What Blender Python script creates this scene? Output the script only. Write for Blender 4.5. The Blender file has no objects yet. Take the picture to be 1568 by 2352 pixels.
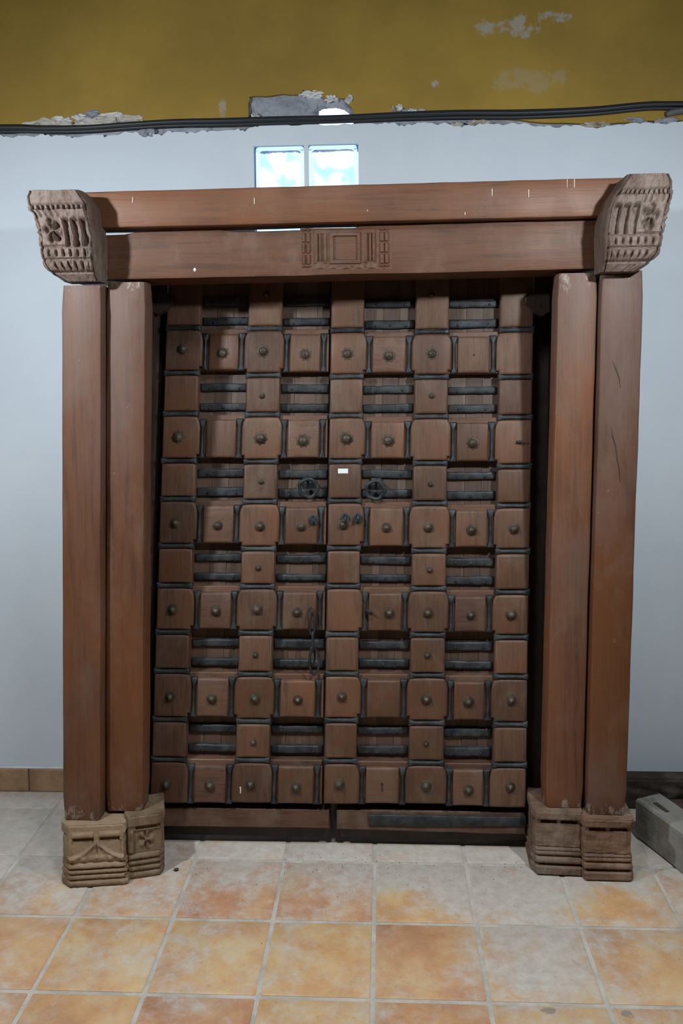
import bpy, bmesh, math, random
from mathutils import Vector, Matrix, noise

random.seed(7)
scene = bpy.context.scene
COL = scene.collection

# ------------------------------------------------------------------ camera
cam_d = bpy.data.cameras.new('camera')
cam = bpy.data.objects.new('camera', cam_d); COL.objects.link(cam)
cam_d.sensor_fit = 'VERTICAL'; cam_d.sensor_height = 36.0; cam_d.sensor_width = 24.0
cam_d.lens = 1898.6 / 2352 * 36.0
cam_d.shift_y = -(1176 - 938.9) / 2352
cam_d.clip_start = 0.05
R_ = Vector((0.99876811, 0.04821805, -0.0117166)); U_ = Vector((0.00958992, 0.04410292, 0.99898096)); F_ = Vector((-0.04868565, 0.99786269, -0.04358619))
m = Matrix((R_, U_, -F_)).transposed().to_4x4(); m.translation = Vector((0.0395, -2.783, 1.6883))
cam.matrix_world = m
scene.camera = cam

# ------------------------------------------------------------------ world (daylight outside the room)
w = bpy.data.worlds.new('daylight'); scene.world = w; w.use_nodes = True
bg = w.node_tree.nodes['Background']
bg.inputs[0].default_value = (0.62, 0.80, 1.0, 1); bg.inputs[1].default_value = 2.0

# ------------------------------------------------------------------ lamps of the room (two work lamps on stands either side of the photographer) and an added fill light above
def lamp(name, loc, aim, size, power, col):
    d = bpy.data.lights.new(name, 'AREA'); d.shape = 'DISK'; d.size = size; d.energy = power; d.color = col
    o = bpy.data.objects.new(name, d); COL.objects.link(o); o.location = loc
    o.rotation_euler = (Vector(aim) - Vector(loc)).to_track_quat('-Z', 'Y').to_euler()
    return o
lamp('lamp_light', (-1.46, -1.18, 2.32), (-0.5, 0.3, 0.9), 0.09, 30, (0.90, 0.96, 1.0))
lamp('lamp_light', (1.06, -1.25, 2.32), (0.4, 0.3, 0.9), 0.09, 23.5, (0.90, 0.96, 1.0))
fill_light = lamp('lamp_light', (-0.10, -1.25, 2.95), (-0.05, -0.75, 0.0), 0.35, 10, (0.92, 0.97, 1.0))   # added overhead fill for the floor, spread narrowed to keep upper wall dark
fill_light.data.spread = math.radians(125)

vs = scene.view_settings
vs.view_transform = 'Standard'; vs.look = 'None'; vs.exposure = 0.10; vs.gamma = 1.0; vs.use_curve_mapping = False
scene.cycles.use_denoising = True
scene.cycles.max_bounces = 8

# ------------------------------------------------------------------ helpers
def lin(h):
    h = h.lstrip('#'); r = []
    for i in (0, 2, 4):
        c = int(h[i:i+2], 16) / 255
        r.append(c / 12.92 if c <= 0.04045 else ((c + 0.055) / 1.055) ** 2.4)
    return (*r, 1.0)

def mk(name, verts, faces, mat, parent=None, smooth=None, kind=None):
    me = bpy.data.meshes.new(name); me.from_pydata([tuple(v) for v in verts], [], faces)
    bm = bmesh.new(); bm.from_mesh(me); bmesh.ops.recalc_face_normals(bm, faces=bm.faces); bm.to_mesh(me); bm.free()
    if smooth is not None:
        me.polygons.foreach_set('use_smooth', [True] * len(me.polygons))
        me.set_sharp_from_angle(angle=math.radians(smooth))
    me.update()
    return link(name, me, mat, parent, kind)

def link(name, me, mat, parent=None, kind=None):
    if mat and not me.materials: me.materials.append(mat)
    o = bpy.data.objects.new(name, me); COL.objects.link(o)
    if parent: o.parent = parent
    if kind: o['kind'] = kind
    return o

def empty(name, loc=(0, 0, 0)):
    o = bpy.data.objects.new(name, None); o.empty_display_size = 0.1; COL.objects.link(o); o.location = loc
    return o

def tag(o, label, cat, group=None):
    o['label'] = label; o['category'] = cat
    if group: o['group'] = group
    return o

def rings_mesh(rings):
    n = len(rings[0]); V = [p for r in rings for p in r]; Fc = []
    for k in range(len(rings) - 1):
        for i in range(n):
            j = (i + 1) % n
            Fc.append((k*n+i, k*n+j, (k+1)*n+j, (k+1)*n+i))
    Fc.append(tuple(range(n))[::-1]); Fc.append(tuple((len(rings)-1)*n + i for i in range(n)))
    return V, Fc

def inset(poly, d):
    if d == 0: return list(poly)
    n = len(poly); out = []
    for i in range(n):
        p0, p1, p2 = poly[i-1], poly[i], poly[(i+1) % n]
        e1 = (p1[0]-p0[0], p1[1]-p0[1]); e2 = (p2[0]-p1[0], p2[1]-p1[1])
        l1 = math.hypot(*e1) or 1e-9; l2 = math.hypot(*e2) or 1e-9
        n1 = (-e1[1]/l1, e1[0]/l1); n2 = (-e2[1]/l2, e2[0]/l2)
        bx, by = n1[0]+n2[0], n1[1]+n2[1]; q = max(bx*bx+by*by, 0.5)
        out.append((p1[0] + d*2*bx/q, p1[1] + d*2*by/q))
    return out

def relief(name, poly, prof, mat, parent, smooth=35, bow=0.0):
    """piece on the face of the door: counter-clockwise outline in (x, z), profile of (inset, y) from back to front"""
    rings = []
    for d, y in prof:
        rings.append([(p[0], y, p[1]) for p in inset(poly, d)])
    V, Fc = rings_mesh(rings)
    return mk(name, V, Fc, mat, parent, smooth)

def box_v(x0, x1, y0, y1, z0, z1, b=0.0):
    if b <= 0:
        V = [(x, y, z) for x in (x0, x1) for y in (y0, y1) for z in (z0, z1)]
        return V, [(0,1,3,2),(4,6,7,5),(0,4,5,1),(2,3,7,6),(0,2,6,4),(1,5,7,3)]
    def ring(i, z): 
        return [(x0+i, y0+i+b, z), (x0+i+b, y0+i, z), (x1-i-b, y0+i, z), (x1-i, y0+i+b, z), (x1-i, y1-i-b, z), (x1-i-b, y1-i, z), (x0+i+b, y1-i, z), (x0+i, y1-i-b, z)]
    return rings_mesh([ring(b*.7, z0), ring(0, z0+b), ring(0, z1-b), ring(b*.7, z1)])

def box(name, x0, x1, y0, y1, z0, z1, mat, parent=None, b=0.0, kind=None):
    V, Fc = box_v(x0, x1, y0, y1, z0, z1, b)
    return mk(name, V, Fc, mat, parent, 30 if b else None, kind)

def tube_v(pts, rad, n=8, closed=False, flat=1.0):
    pts = [Vector(p) for p in pts]; rings = []; N = len(pts)
    rad = rad if isinstance(rad, (list, tuple)) else [rad]*N
    up = None
    for i, p in enumerate(pts):
        a = pts[(i-1) % N] if (closed or i > 0) else p; c = pts[(i+1) % N] if (closed or i < N-1) else p
        t = (c - a).normalized()
        if up is None:
            up = Vector((0, 1, 0)) if abs(t.y) < .9 else Vector((1, 0, 0))
        s = t.cross(up).normalized(); up = s.cross(t).normalized()
        rings.append([tuple(p + s*math.cos(2*math.pi*k/n)*rad[i] + up*math.sin(2*math.pi*k/n)*rad[i]*flat) for k in range(n)])
    if not closed: return rings_mesh(rings)
    V = [v for r in rings for v in r]; Fc = []
    for k in range(N):
        k2 = (k+1) % N
        for i in range(n):
            j = (i+1) % n; Fc.append((k*n+i, k*n+j, k2*n+j, k2*n+i))
    return V, Fc

def join_v(parts):
    V, Fc = [], []
    for v, f in parts:
        o = len(V); V += list(v); Fc += [tuple(i+o for i in q) for q in f]
    return V, Fc

def grid_surface(fn, nu, nv, closed_u=False):
    V = [fn(i/nu if closed_u else i/(nu-1), j/(nv-1)) for j in range(nv) for i in range(nu)]; Fc = []
    for j in range(nv-1):
        for i in range(nu if closed_u else nu-1):
            k = (i+1) % nu; Fc.append((j*nu+i, j*nu+k, (j+1)*nu+k, (j+1)*nu+i))
    return V, Fc

def interp(tab, z):
    for (z0, x0), (z1, x1) in zip(tab[:-1], tab[1:]):
        if z <= z1: return x0 + (x1-x0)*max(0, (z-z0))/(z1-z0)
    return tab[-1][1]
def sm(a, b, x):
    t = min(1, max(0, (x-a)/(b-a))); return t*t*(3-2*t)
def bump(c, wd, x): 
    t = (x-c)/wd; return max(0.0, 1-t*t)
def nz(x, y, z, s): return noise.noise(Vector((x*s, y*s, z*s)))

# ------------------------------------------------------------------ materials
class NT:
    def __init__(s, name):
        s.m = bpy.data.materials.new(name); s.m.use_nodes = True; s.t = s.m.node_tree; s.b = s.t.nodes['Principled BSDF']
    def n(s, typ, **kw):
        nd = s.t.nodes.new(typ)
        for k, v in kw.items():
            if k.startswith('i_'):
                key = k[2:]; nd.inputs[int(key) if key.isdigit() else key].default_value = v
            else: setattr(nd, k, v)
        return nd
    def l(s, a, b): s.t.links.new(a, b)
    def noise(s, vec, scale, detail=4, rough=.55, dist=0):
        nd = s.n('ShaderNodeTexNoise'); nd.inputs['Scale'].default_value = scale; nd.inputs['Detail'].default_value = detail
        nd.inputs['Roughness'].default_value = rough; nd.inputs['Distortion'].default_value = dist
        if vec is not None: s.l(vec, nd.inputs['Vector'])
        return nd.outputs['Fac']
    def ramp(s, fac, stops):
        nd = s.n('ShaderNodeValToRGB'); e = nd.color_ramp.elements
        while len(e) < len(stops): e.new(0.5)
        for q, (p, c) in zip(e, stops): q.position = p; q.color = c if len(c) == 4 else (*c, 1)
        s.l(fac, nd.inputs[0]); return nd.outputs['Color']
    def map(s, fac, a, b, c=0.0, d=1.0):
        nd = s.n('ShaderNodeMapRange'); nd.clamp = True; nd.interpolation_type = 'SMOOTHSTEP'
        s.l(fac, nd.inputs[0])
        for i, v in zip((1, 2, 3, 4), (a, b, c, d)): nd.inputs[i].default_value = v
        return nd.outputs[0]
    def mix(s, fac, a, b, mode='MIX'):
        nd = s.n('ShaderNodeMix'); nd.data_type = 'RGBA'; nd.blend_type = mode
        for sock, v in ((nd.inputs[0], fac), (nd.inputs[6], a), (nd.inputs[7], b)):
            if isinstance(v, (int, float, tuple)): sock.default_value = v
            else: s.l(v, sock)
        return nd.outputs[2]
    def math(s, op, a, b=None):
        nd = s.n('ShaderNodeMath', operation=op)
        for i, v in enumerate((a, b)):
            if v is None: continue
            if isinstance(v, (int, float)): nd.inputs[i].default_value = v
            else: s.l(v, nd.inputs[i])
        return nd.outputs[0]
    def vec(s, scale=(1, 1, 1), rnd=0.0, world=False):
        if world: out = s.n('ShaderNodeNewGeometry').outputs['Position']
        else: out = s.n('ShaderNodeTexCoord').outputs['Object']
        if rnd:
            oi = s.n('ShaderNodeObjectInfo'); mul = s.n('ShaderNodeVectorMath', operation='SCALE'); mul.inputs[0].default_value = (rnd, rnd*1.7, rnd*.6)
            s.l(oi.outputs['Random'], mul.inputs['Scale']); add = s.n('ShaderNodeVectorMath', operation='ADD')
            s.l(out, add.inputs[0]); s.l(mul.outputs[0], add.inputs[1]); out = add.outputs[0]
        if scale != (1, 1, 1):
            mp = s.n('ShaderNodeVectorMath', operation='MULTIPLY'); mp.inputs[1].default_value = scale; s.l(out, mp.inputs[0]); out = mp.outputs[0]
        return out
    def bumpn(s, h, strength, dist=.004):
        nd = s.n('ShaderNodeBump'); nd.inputs['Strength'].default_value = strength; nd.inputs['Distance'].default_value = dist
        s.l(h, nd.inputs['Height']); s.l(nd.outputs[0], s.b.inputs['Normal'])
    def col(s, c): s.l(c, s.b.inputs['Base Color'])
    def rough(s, v):
        if isinstance(v, (int, float)): s.b.inputs['Roughness'].default_value = v
        else: s.l(v, s.b.inputs['Roughness'])

def wood(name, c1, c2, c3, grain=(14, 14, .9), rnd=0.0, dust=0.0, dustc='#8d8378', rough=.55, blotch=2.2, bumps=.35, haze=None, ends=None):
    """c1 dark grain, c2 main, c3 worn lighter wood"""
    s = NT(name)
    g = s.noise(s.vec(grain, rnd), 5.0, 7, .62, .6)
    fine = s.noise(s.vec((grain[0]*4, grain[1]*4, grain[2]*2.2), rnd), 6.0, 3, .6)
    bl = s.noise(s.vec((1, 1, .45), rnd+.01), blotch, 4, .55, .3)
    base = s.mix(s.map(g, .25, .60), lin(c1), lin(c2))
    base = s.mix(s.map(bl, .42, .64, 0, .75), base, lin(c3))
    base = s.mix(s.map(fine, .35, .75, 0.0, .12), base, lin(c1))
    if rnd:
        oi = s.n('ShaderNodeObjectInfo'); hs = s.n('ShaderNodeHueSaturation')
        s.l(s.map(oi.outputs['Random'], 0, 1, .78, 1.22), hs.inputs['Value']); s.l(base, hs.inputs['Color']); base = hs.outputs[0]
    if dust:
        d = s.noise(s.vec((1, 1, .6), rnd+.02), 7.0, 6, .7)
        base = s.mix(s.map(d, .48, .72, 0, dust), base, lin(dustc))
    if haze:      # greyish dust film with window light haze painted in, stronger towards the top
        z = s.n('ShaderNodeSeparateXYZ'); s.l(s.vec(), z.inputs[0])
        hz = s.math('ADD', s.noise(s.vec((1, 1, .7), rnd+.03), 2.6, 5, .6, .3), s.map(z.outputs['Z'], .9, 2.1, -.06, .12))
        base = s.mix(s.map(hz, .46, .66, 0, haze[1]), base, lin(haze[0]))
    if ends:      # pale scuffs where the ends were knocked and plastered
        z = s.n('ShaderNodeSeparateXYZ'); s.l(s.vec(), z.inputs[0])
        lo = s.map(z.outputs['Z'], .215, .30, .16, 0); hi = s.map(z.outputs['Z'], 1.90, 1.995, 0, .14)
        k = s.math('ADD', s.math('ADD', lo, hi), s.noise(s.vec((1, 1, .5), rnd+.04), 34, 5, .7))
        base = s.mix(s.map(k, .66, .80, 0, .7), base, lin(ends))
    s.col(base); s.rough(s.map(bl, .3, .7, rough+.12, rough-.08))
    h = s.math('ADD', s.math('MULTIPLY', g, .7), s.math('MULTIPLY', fine, .3)); s.bumpn(h, bumps)
    return s.m

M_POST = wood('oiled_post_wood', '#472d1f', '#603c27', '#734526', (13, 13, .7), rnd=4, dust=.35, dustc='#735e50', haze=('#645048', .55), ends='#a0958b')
M_BEAM = wood('oiled_beam_wood', '#4a2e1d', '#654028', '#73472b', (.7, 13, 13), rnd=4, dust=.4, dustc='#735e50')
M_BLOCK = wood('door_block_wood', '#453024', '#5d4130', '#6b4732', (18, 18, 1.6), rnd=6, dust=.5, dustc='#70604f', blotch=5)
M_RAIL = wood('door_rail_wood', '#463024', '#5e4132', '#684b3c', (2.0, 18, 18), rnd=6, dust=.55, dustc='#70604f', blotch=5)
M_BOARD = wood('recessed_board_wood', '#3d2d24', '#554034', '#604b40', (20, 20, 1.3), rnd=6, dust=.5, dustc='#6f6259', blotch=4)
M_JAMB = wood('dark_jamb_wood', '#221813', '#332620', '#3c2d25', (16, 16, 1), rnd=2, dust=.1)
M_CAP = wood('weathered_capital_wood', '#45382f', '#635146', '#73625a', (3, 3, 1.4), rnd=2, dust=.6, dustc='#857c72', rough=.75, blotch=9, bumps=.7)
M_PLINTH = wood('tan_plinth_wood', '#5e4a37', '#80694f', '#948069', (2.2, 5, 6), rnd=2, dust=.55, dustc='#a0927f', rough=.75, blotch=8, bumps=.7)
M_PLINTH2 = wood('brown_plinth_wood', '#4b3829', '#735846', '#8a7362', (1.6, 6, 10), rnd=2, dust=.55, dustc='#8d8072', rough=.75, blotch=8, bumps=.8)
M_GREYBEAM = wood('grey_weathered_timber', '#5c5850', '#7c7870', '#94918a', (8, 1.2, 8), rnd=0, dust=.6, dustc='#b0ada6', rough=.85, blotch=6, bumps=.7)
M_DARKBEAM = wood('dark_carved_timber', '#1c1612', '#33281f', '#43352a', (2, 8, 8), rnd=0, dust=.25, rough=.6, bumps=.6)
M_DARKRED = wood('dark_red_timber', '#2b1c17', '#48302a', '#553a32', (1, 8, 8), rnd=0, dust=.2, rough=.6)

def metal(name, c1, c2, metallic=.55, rough=.5, dust='#7b7a76', dustamt=.45, scale=22):
    s = NT(name); a = s.noise(s.vec((1, 1, 1), 5), scale, 6, .65); b = s.noise(s.vec((1, 1, 1), 5.1), scale*.4, 5, .6)
    c = s.mix(s.map(a, .38, .66), lin(c1), lin(c2)); c = s.mix(s.map(b, .5, .74, 0, dustamt), c, lin(dust))
    s.col(c); s.b.inputs['Metallic'].default_value = metallic; s.rough(s.map(b, .3, .7, rough-.08, rough+.2)); s.bumpn(a, .5, .002)
    return s.m
M_IRON = metal('blackened_iron', '#25282b', '#3b3f42', .3, .55, '#65635f', .4)
M_BRASS = metal('dull_brass_stud', '#3b332a', '#564b3f', .3, .48, '#776c60', .4, 40)

def plaster(name, c1, c2, spots=None, rough=.85, bs=.15, scale=1.6):
    s = NT(name); v = s.vec((1, 1, 1), 0, True)
    a = s.noise(v, scale, 5, .6); f = s.noise(v, 60, 4, .6)
    c = s.mix(s.map(a, .3, .7), lin(c1), lin(c2))
    if spots:
        k = s.noise(v, spots[1], 6, .65, .3); c = s.mix(s.map(k, spots[2], spots[3], 0, spots[4]), c, lin(spots[0]))
    s.col(c); s.rough(rough); s.bumpn(s.math('ADD', s.math('MULTIPLY', f, .35), a), bs, .004)
    return s
M_WHITE = plaster('white_wall_paint', '#c9d3dd', '#d2dbe3').m
sy = plaster('ochre_wall_paint', '#8f7430', '#a08336', ('#8a8577', 5.0, .70, .80, .5), scale=2.6)
# scraped pale patches on the ochre paint, right of centre
def scrape(s, spots, colr):
    base = s.b.inputs['Base Color'].links[0].from_socket; pos = s.n('ShaderNodeNewGeometry').outputs['Position']
    nse = s.noise(pos, 16, 6, .7)
    for cx, cz, rx, rz, amt in spots:
        sub = s.n('ShaderNodeVectorMath', operation='SUBTRACT'); sub.inputs[1].default_value = (cx, .455, cz); s.l(pos, sub.inputs[0])
        mu = s.n('ShaderNodeVectorMath', operation='MULTIPLY'); mu.inputs[1].default_value = (1/rx, 0, 1/rz); s.l(sub.outputs[0], mu.inputs[0])
        ln = s.n('ShaderNodeVectorMath', operation='LENGTH'); s.l(mu.outputs[0], ln.inputs[0])
        fall = s.map(ln.outputs['Value'], .2, 1.0, .32, 0)
        k = s.map(s.math('ADD', nse, fall), .72, .86, 0, amt)
        base = s.mix(k, base, lin(colr))
    s.col(base)
scrape(sy, [(.53, 3.00, .26, .07, .8), (.70, 3.03, .12, .05, .8), (.257, 2.792, .035, .03, 1.0), (.62, 2.80, .3, .1, .25), (-.57, 2.72, .03, .1, .6)], '#a29f97')
M_OCHRE = sy.m
M_CEMENT = plaster('grey_cement', '#7f828b', '#a0a5b0', ('#585a62', 14, .55, .7, .7), bs=.8, scale=9).m  # grey lightened and blued to hold the daylight glow in the pocket
M_RUBBLE = plaster('broken_plaster', '#9d9588', '#c6c3bc', ('#7d684f', 12, .5, .66, .7), bs=.8, scale=8).m
M_EDGE = plaster('bare_white_plaster', '#bfc0c0', '#d8d8d6', bs=.6, scale=12).m
M_SOOT = plaster('dark_chase', '#2b2724', '#3a332e', bs=.6, scale=12).m
M_CEIL = plaster('ceiling_paint', '#6a655b', '#736e63').m
M_SIDE = plaster('old_grey_wall_paint', '#5d594f', '#686359').m

def cable_mat(name, c, r=.5):
    s = NT(name); s.b.inputs['Base Color'].default_value = lin(c); s.rough(r); a = s.noise(s.vec(), 12, 3); s.bumpn(a, .1)
    return s.m
M_CABLE = cable_mat('black_cable_rubber', '#24282c'); M_CABLEG = cable_mat('grey_conduit', '#54585c', .6)
s = NT('white_paper'); s.b.inputs['Base Color'].default_value = lin('#dfe2e6'); s.rough(.7); s.bumpn(s.noise(s.vec(), 200, 2), .05); M_PAPER = s.m
s = NT('dried_plaster_drip'); s.b.inputs['Base Color'].default_value = lin('#b9ab9b'); s.rough(.9); s.bumpn(s.noise(s.vec(), 200, 3), .4); M_DRIP = s.m

# glass blocks: clear moulded glass with wavy inside
s = NT('wavy_block_glass'); v = s.vec((1, 1, 1), 3); a = s.noise(v, 14, 4, .55, .4)
s.col(s.mix(s.map(a, .35, .62), lin('#b2d4ee'), lin('#ffffff'))); s.b.inputs['Transmission Weight'].default_value = 1.0
s.b.inputs['Roughness'].default_value = .12; s.b.inputs['IOR'].default_value = 1.2; s.bumpn(a, .35, .01); M_GLASS = s.m
s = NT('glass_block_rim'); s.b.inputs['Base Color'].default_value = lin('#c4dcff'); s.b.inputs['Transmission Weight'].default_value = .8
s.b.inputs['Roughness'].default_value = .25; s.b.inputs['IOR'].default_value = 1.35; s.bumpn(s.noise(s.vec(), 30, 2), .1); M_RIM = s.m

# terracotta tiles with pale plaster dust trodden over them
s = NT('terracotta_tile'); pos = s.vec((1, 1, 1), 0, True); oi = s.n('ShaderNodeObjectInfo')
a = s.noise(s.vec((1, 1, 1), 9), 5.5, 6, .62, .25); b = s.noise(s.vec((1, 1, 1), 5), 16, 6, .6); sp = s.noise(s.vec((1, 1, 1), 3), 70, 3, .6)
c = s.ramp(s.map(a, .28, .72), [(0, lin('#b37c52')), (.4, lin('#c79062')), (.75, lin('#cfa474')), (1, lin('#d2b48c'))])
c = s.mix(s.map(b, .45, .7, 0, .35), c, lin('#b38a6c'))
hs = s.n('ShaderNodeHueSaturation'); s.l(c, hs.inputs['Color']); s.l(s.map(oi.outputs['Random'], 0, 1, .94, 1.08), hs.inputs['Value']); s.l(s.map(oi.outputs['Random'], 0, 1, .494, .511), hs.inputs['Hue']); c = hs.outputs[0]
sep = s.n('ShaderNodeSeparateXYZ'); s.l(pos, sep.inputs[0])
near = s.map(sep.outputs['Y'], -.50, .10, 0, .14)
def blob(cx, cy, rx, ry, amt):
    sub = s.n('ShaderNodeVectorMath', operation='SUBTRACT'); sub.inputs[1].default_value = (cx, cy, 0); s.l(pos, sub.inputs[0])
    mu = s.n('ShaderNodeVectorMath', operation='MULTIPLY'); mu.inputs[1].default_value = (1/rx, 1/ry, 0); s.l(sub.outputs[0], mu.inputs[0])
    ln = s.n('ShaderNodeVectorMath', operation='LENGTH'); s.l(mu.outputs[0], ln.inputs[0]); return s.map(ln.outputs['Value'], .25, 1, amt, 0)
dn = s.noise(pos, 5.0, 12, .74, .2); dn2 = s.noise(pos, 26, 8, .72)
dv = s.math('ADD', s.math('MULTIPLY', dn, .66), s.math('MULTIPLY', dn2, .34)); dv = s.math('ADD', dv, near)
for q in ((.48, -.45, .27, .36, .13), (.40, -.02, .9, .25, .05), (-1.2, .2, .5, .5, .12), (.36, -.16, .25, .14, .12), (.13, -.42, .18, .2, -.08), (.06, -.20, .12, .10, -.10), (.78, -.2, .12, .12, -.12), (-.35, -.22, .3, .1, -.06)):
    dv = s.math('ADD', dv, blob(*q))
dk = s.map(dv, .44, .68, 0.10, .90)
dcol = s.mix(s.map(dn2, .3, .7), lin('#b3aea6'), lin('#c9c4bd'))
c = s.mix(dk, c, dcol)
c = s.mix(s.map(sp, .60, .78, 0, .4), c, lin('#8f6f55'))
fl = s.noise(pos, 48, 5, .75); c = s.mix(s.map(fl, .60, .72, 0, .55), c, lin('#cfcac2'))
for q in ((.462, -.648, .045, .028, .5), (.666, -.656, .035, .035, .5)):
    kk = s.map(s.math('ADD', blob(*q), dn2), .86, .98, 0, .6); c = s.mix(kk, c, lin('#6d7278'))
s.col(c); s.rough(s.math('ADD', s.math('MULTIPLY', dk, .35), .45)); s.bumpn(s.math('ADD', b, s.math('MULTIPLY', sp, .4)), .3, .003)
M_TILE = s.m
s = NT('grout'); v = s.vec((1, 1, 1), 0, True); s.col(s.mix(s.map(s.noise(v, 9, 6, .7), .35, .65), lin('#aaa499'), lin('#c4beb4'))); s.rough(.9); s.bumpn(s.noise(v, 90, 4), .4, .003); M_GROUT = s.m
s = NT('beige_skirting_tile'); v = s.vec((1, 1, 1), 4); s.col(s.mix(s.map(s.noise(v, 7, 6, .65), .35, .68), lin('#86664a'), lin('#ab8a6a'))); s.rough(.5); s.bumpn(s.noise(v, 40, 4), .2, .003); M_SKIRT = s.m

# ------------------------------------------------------------------ the room
T = 0.3125
WALL = 0.453
floor = box('floor', -3.2, 3.0, -4.6, .72, -.12, -.004, M_GROUT, kind='structure')
tile_me = None
g = .0068
for j in range(-6, 2):
    for i in range(-7, 7):
        x0, y0 = i*T, j*T; full = j < 1
        y1 = y0 + T if full else WALL - .002
        if full and tile_me is not None:
            o = link('tile', tile_me, M_TILE, floor)
        else:
            def rg(ins, z): 
                hx = T/2 - g; hy0 = g; hy1 = (y1-y0) - (g if full else 0)
                c = .004
                a0, a1, b0, b1 = -hx+ins, hx-ins, hy0+ins - T/2, hy1-ins - T/2
                return [(a0+c, b0, z), (a1-c, b0, z), (a1, b0+c, z), (a1, b1-c, z), (a1-c, b1, z), (a0+c, b1, z), (a0, b1-c, z), (a0, b0+c, z)]
            V, Fc = rings_mesh([rg(0, -.011), rg(0, -.0025), rg(.004, 0)])
            o = mk('tile', V, Fc, M_TILE, floor, 40)
            if full: tile_me = o.data
        o.location = (x0 + T/2, y0 + T/2, random.uniform(-.0006, .0))

# back wall: cement core with the two openings, white plaster coat below, ochre coat above
XL, XR, ZC = -3.2, 3.0, 3.5
CORE = .475
def cells(xs, zs, holes, y0, y1):
    parts = []
    for i in range(len(xs)-1):
        for j in range(len(zs)-1):
            if (i, j) in holes: continue
            parts.append(box_v(xs[i], xs[i+1], y0, y1, zs[j], zs[j+1]))
    return join_v(parts)
wall_back = None
GX0, GX1, GZ0, GZ1 = -.449, -.042, 2.182, 2.572
V, Fc = cells([XL, GX0, -.20, -.060, GX1, XR], [-.1, GZ0, GZ1, 2.646, 2.752, ZC], {(1, 1), (2, 1), (3, 1), (2, 3)}, CORE, .575)
wall_back = mk('wall_back', V, Fc, M_CEMENT, None, kind='structure')

def rag(pts, jx, jz, sub, seed):
    rnd = random.Random(seed); out = []
    for (x0, z0), (x1, z1) in zip(pts[:-1], pts[1:]):
        for k in range(sub):
            t = k/sub; out.append((x0+(x1-x0)*t + (rnd.uniform(-jx, jx) if k else 0), z0+(z1-z0)*t + (rnd.uniform(-jz, jz) if k else 0)))
    out.append(pts[-1]); return out
def slab(polys, y0, y1):
    V, Fc = [], []
    for p in polys:
        o = len(V); n = len(p)
        V += [(x, y0, z) for x, z in p] + [(x, y1, z) for x, z in p]
        Fc.append(tuple(o+i for i in range(n))); Fc.append(tuple(o+n+i for i in range(n))[::-1])
        for i in range(n): j = (i+1) % n; Fc.append((o+i, o+n+i, o+n+j, o+j))
    return V, Fc
EDGE = [(-1.453,2.646),(-1.401,2.633),(-1.366,2.649),(-1.296,2.65),(-1.252,2.636),(-1.209,2.638),(-1.166,2.627),(-1.113,2.634),(-1.044,2.637),(-1.035,2.627),(-.966,2.64),(-.914,2.644),(-.88,2.623),(-.854,2.637),(-.811,2.628),(-.785,2.644),(-.759,2.64),(-.708,2.632),(-.647,2.644),(-.622,2.64),(-.553,2.641),(-.511,2.645),(-.485,2.636)]
EDGE2 = [(-.417,2.653),(-.349,2.656),(-.298,2.65),(-.239,2.655),(-.146,2.649)]
EDGE3 = [(-.042,2.652),(.056,2.651),(.098,2.653),(.114,2.639),(.156,2.645),(.198,2.648),(.256,2.642),(.29,2.648),(.356,2.628),(.389,2.634),(.456,2.64),(.53,2.635),(.588,2.637),(.654,2.625),(.703,2.619),(.752,2.626),(.818,2.619),(.867,2.61),(.916,2.62),(.981,2.625),(1.046,2.63),(1.111,2.621),(1.189,2.629)]
dn_ = lambda L, q: [(x, z - q) for x, z in L]
eL = rag([(-3.2, 2.64), (-2.4, 2.65), (-1.9, 2.63)] + dn_(EDGE, .005) + [(GX0, 2.645)], .004, .005, 4, 1)
eM = rag([(GX0, 2.645)] + dn_(EDGE2, .003) + [(GX1, 2.649)], .004, .003, 4, 2)
eR = rag([(GX1, 2.649)] + dn_(EDGE3[1:], .004) + [(1.6, 2.62), (2.2, 2.63), (3.0, 2.62)], .004, .005, 4, 3)
polys = [eL[::-1] + [(XL, 0), (GX0, 0)], eM[::-1] + [(GX0, GZ1), (GX1, GZ1)], [(GX0, 0), (GX1, 0), (GX1, GZ0), (GX0, GZ0)], eR[::-1] + [(GX1, 0), (XR, 0)]]
V, Fc = slab(polys, WALL, CORE + .001)
mk('white_plaster_coat', V, Fc, M_WHITE, wall_back)
CAV = [(-.471,2.652),(-.467,2.724),(-.463,2.762),(-.415,2.764),(-.356,2.768),(-.263,2.768),(-.254,2.783),(-.178,2.763),(-.170,2.749),(-.145,2.755),(-.103,2.746),(-.067,2.755),(-.078,2.730),(-.058,2.692),(-.053,2.652)]
low = [(-3.2, 2.668), (-1.6, 2.662), (-1.418,2.662),(-1.347,2.672),(-1.295,2.689),(-1.233,2.707),(-1.199,2.682),(-1.186,2.699),(-1.164,2.681),(-1.137,2.708),(-1.094,2.714),(-1.007,2.708),(-.93,2.693),(-.844,2.664),(-.75,2.660),(-.70,2.670),(-.66,2.660),(-.56,2.664),(-.52,2.656)] + CAV + [(.02,2.664),(.081,2.674),(.098,2.699),(.115,2.715),(.132,2.704),(.165,2.692),(.198,2.696),(.215,2.676),(.30,2.664),(.50,2.656),(.62,2.640),(.75,2.632),(.90,2.624),(1.05,2.632),(1.2,2.628),(1.8,2.63),(3.0,2.63)]
low = rag(low, .003, .0025, 3, 4)
V, Fc = slab([low[::-1] + [(XL, ZC), (XR, ZC)]], WALL + .003, CORE + .001)
mk('ochre_plaster_coat', V, Fc, M_OCHRE, wall_back)

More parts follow.
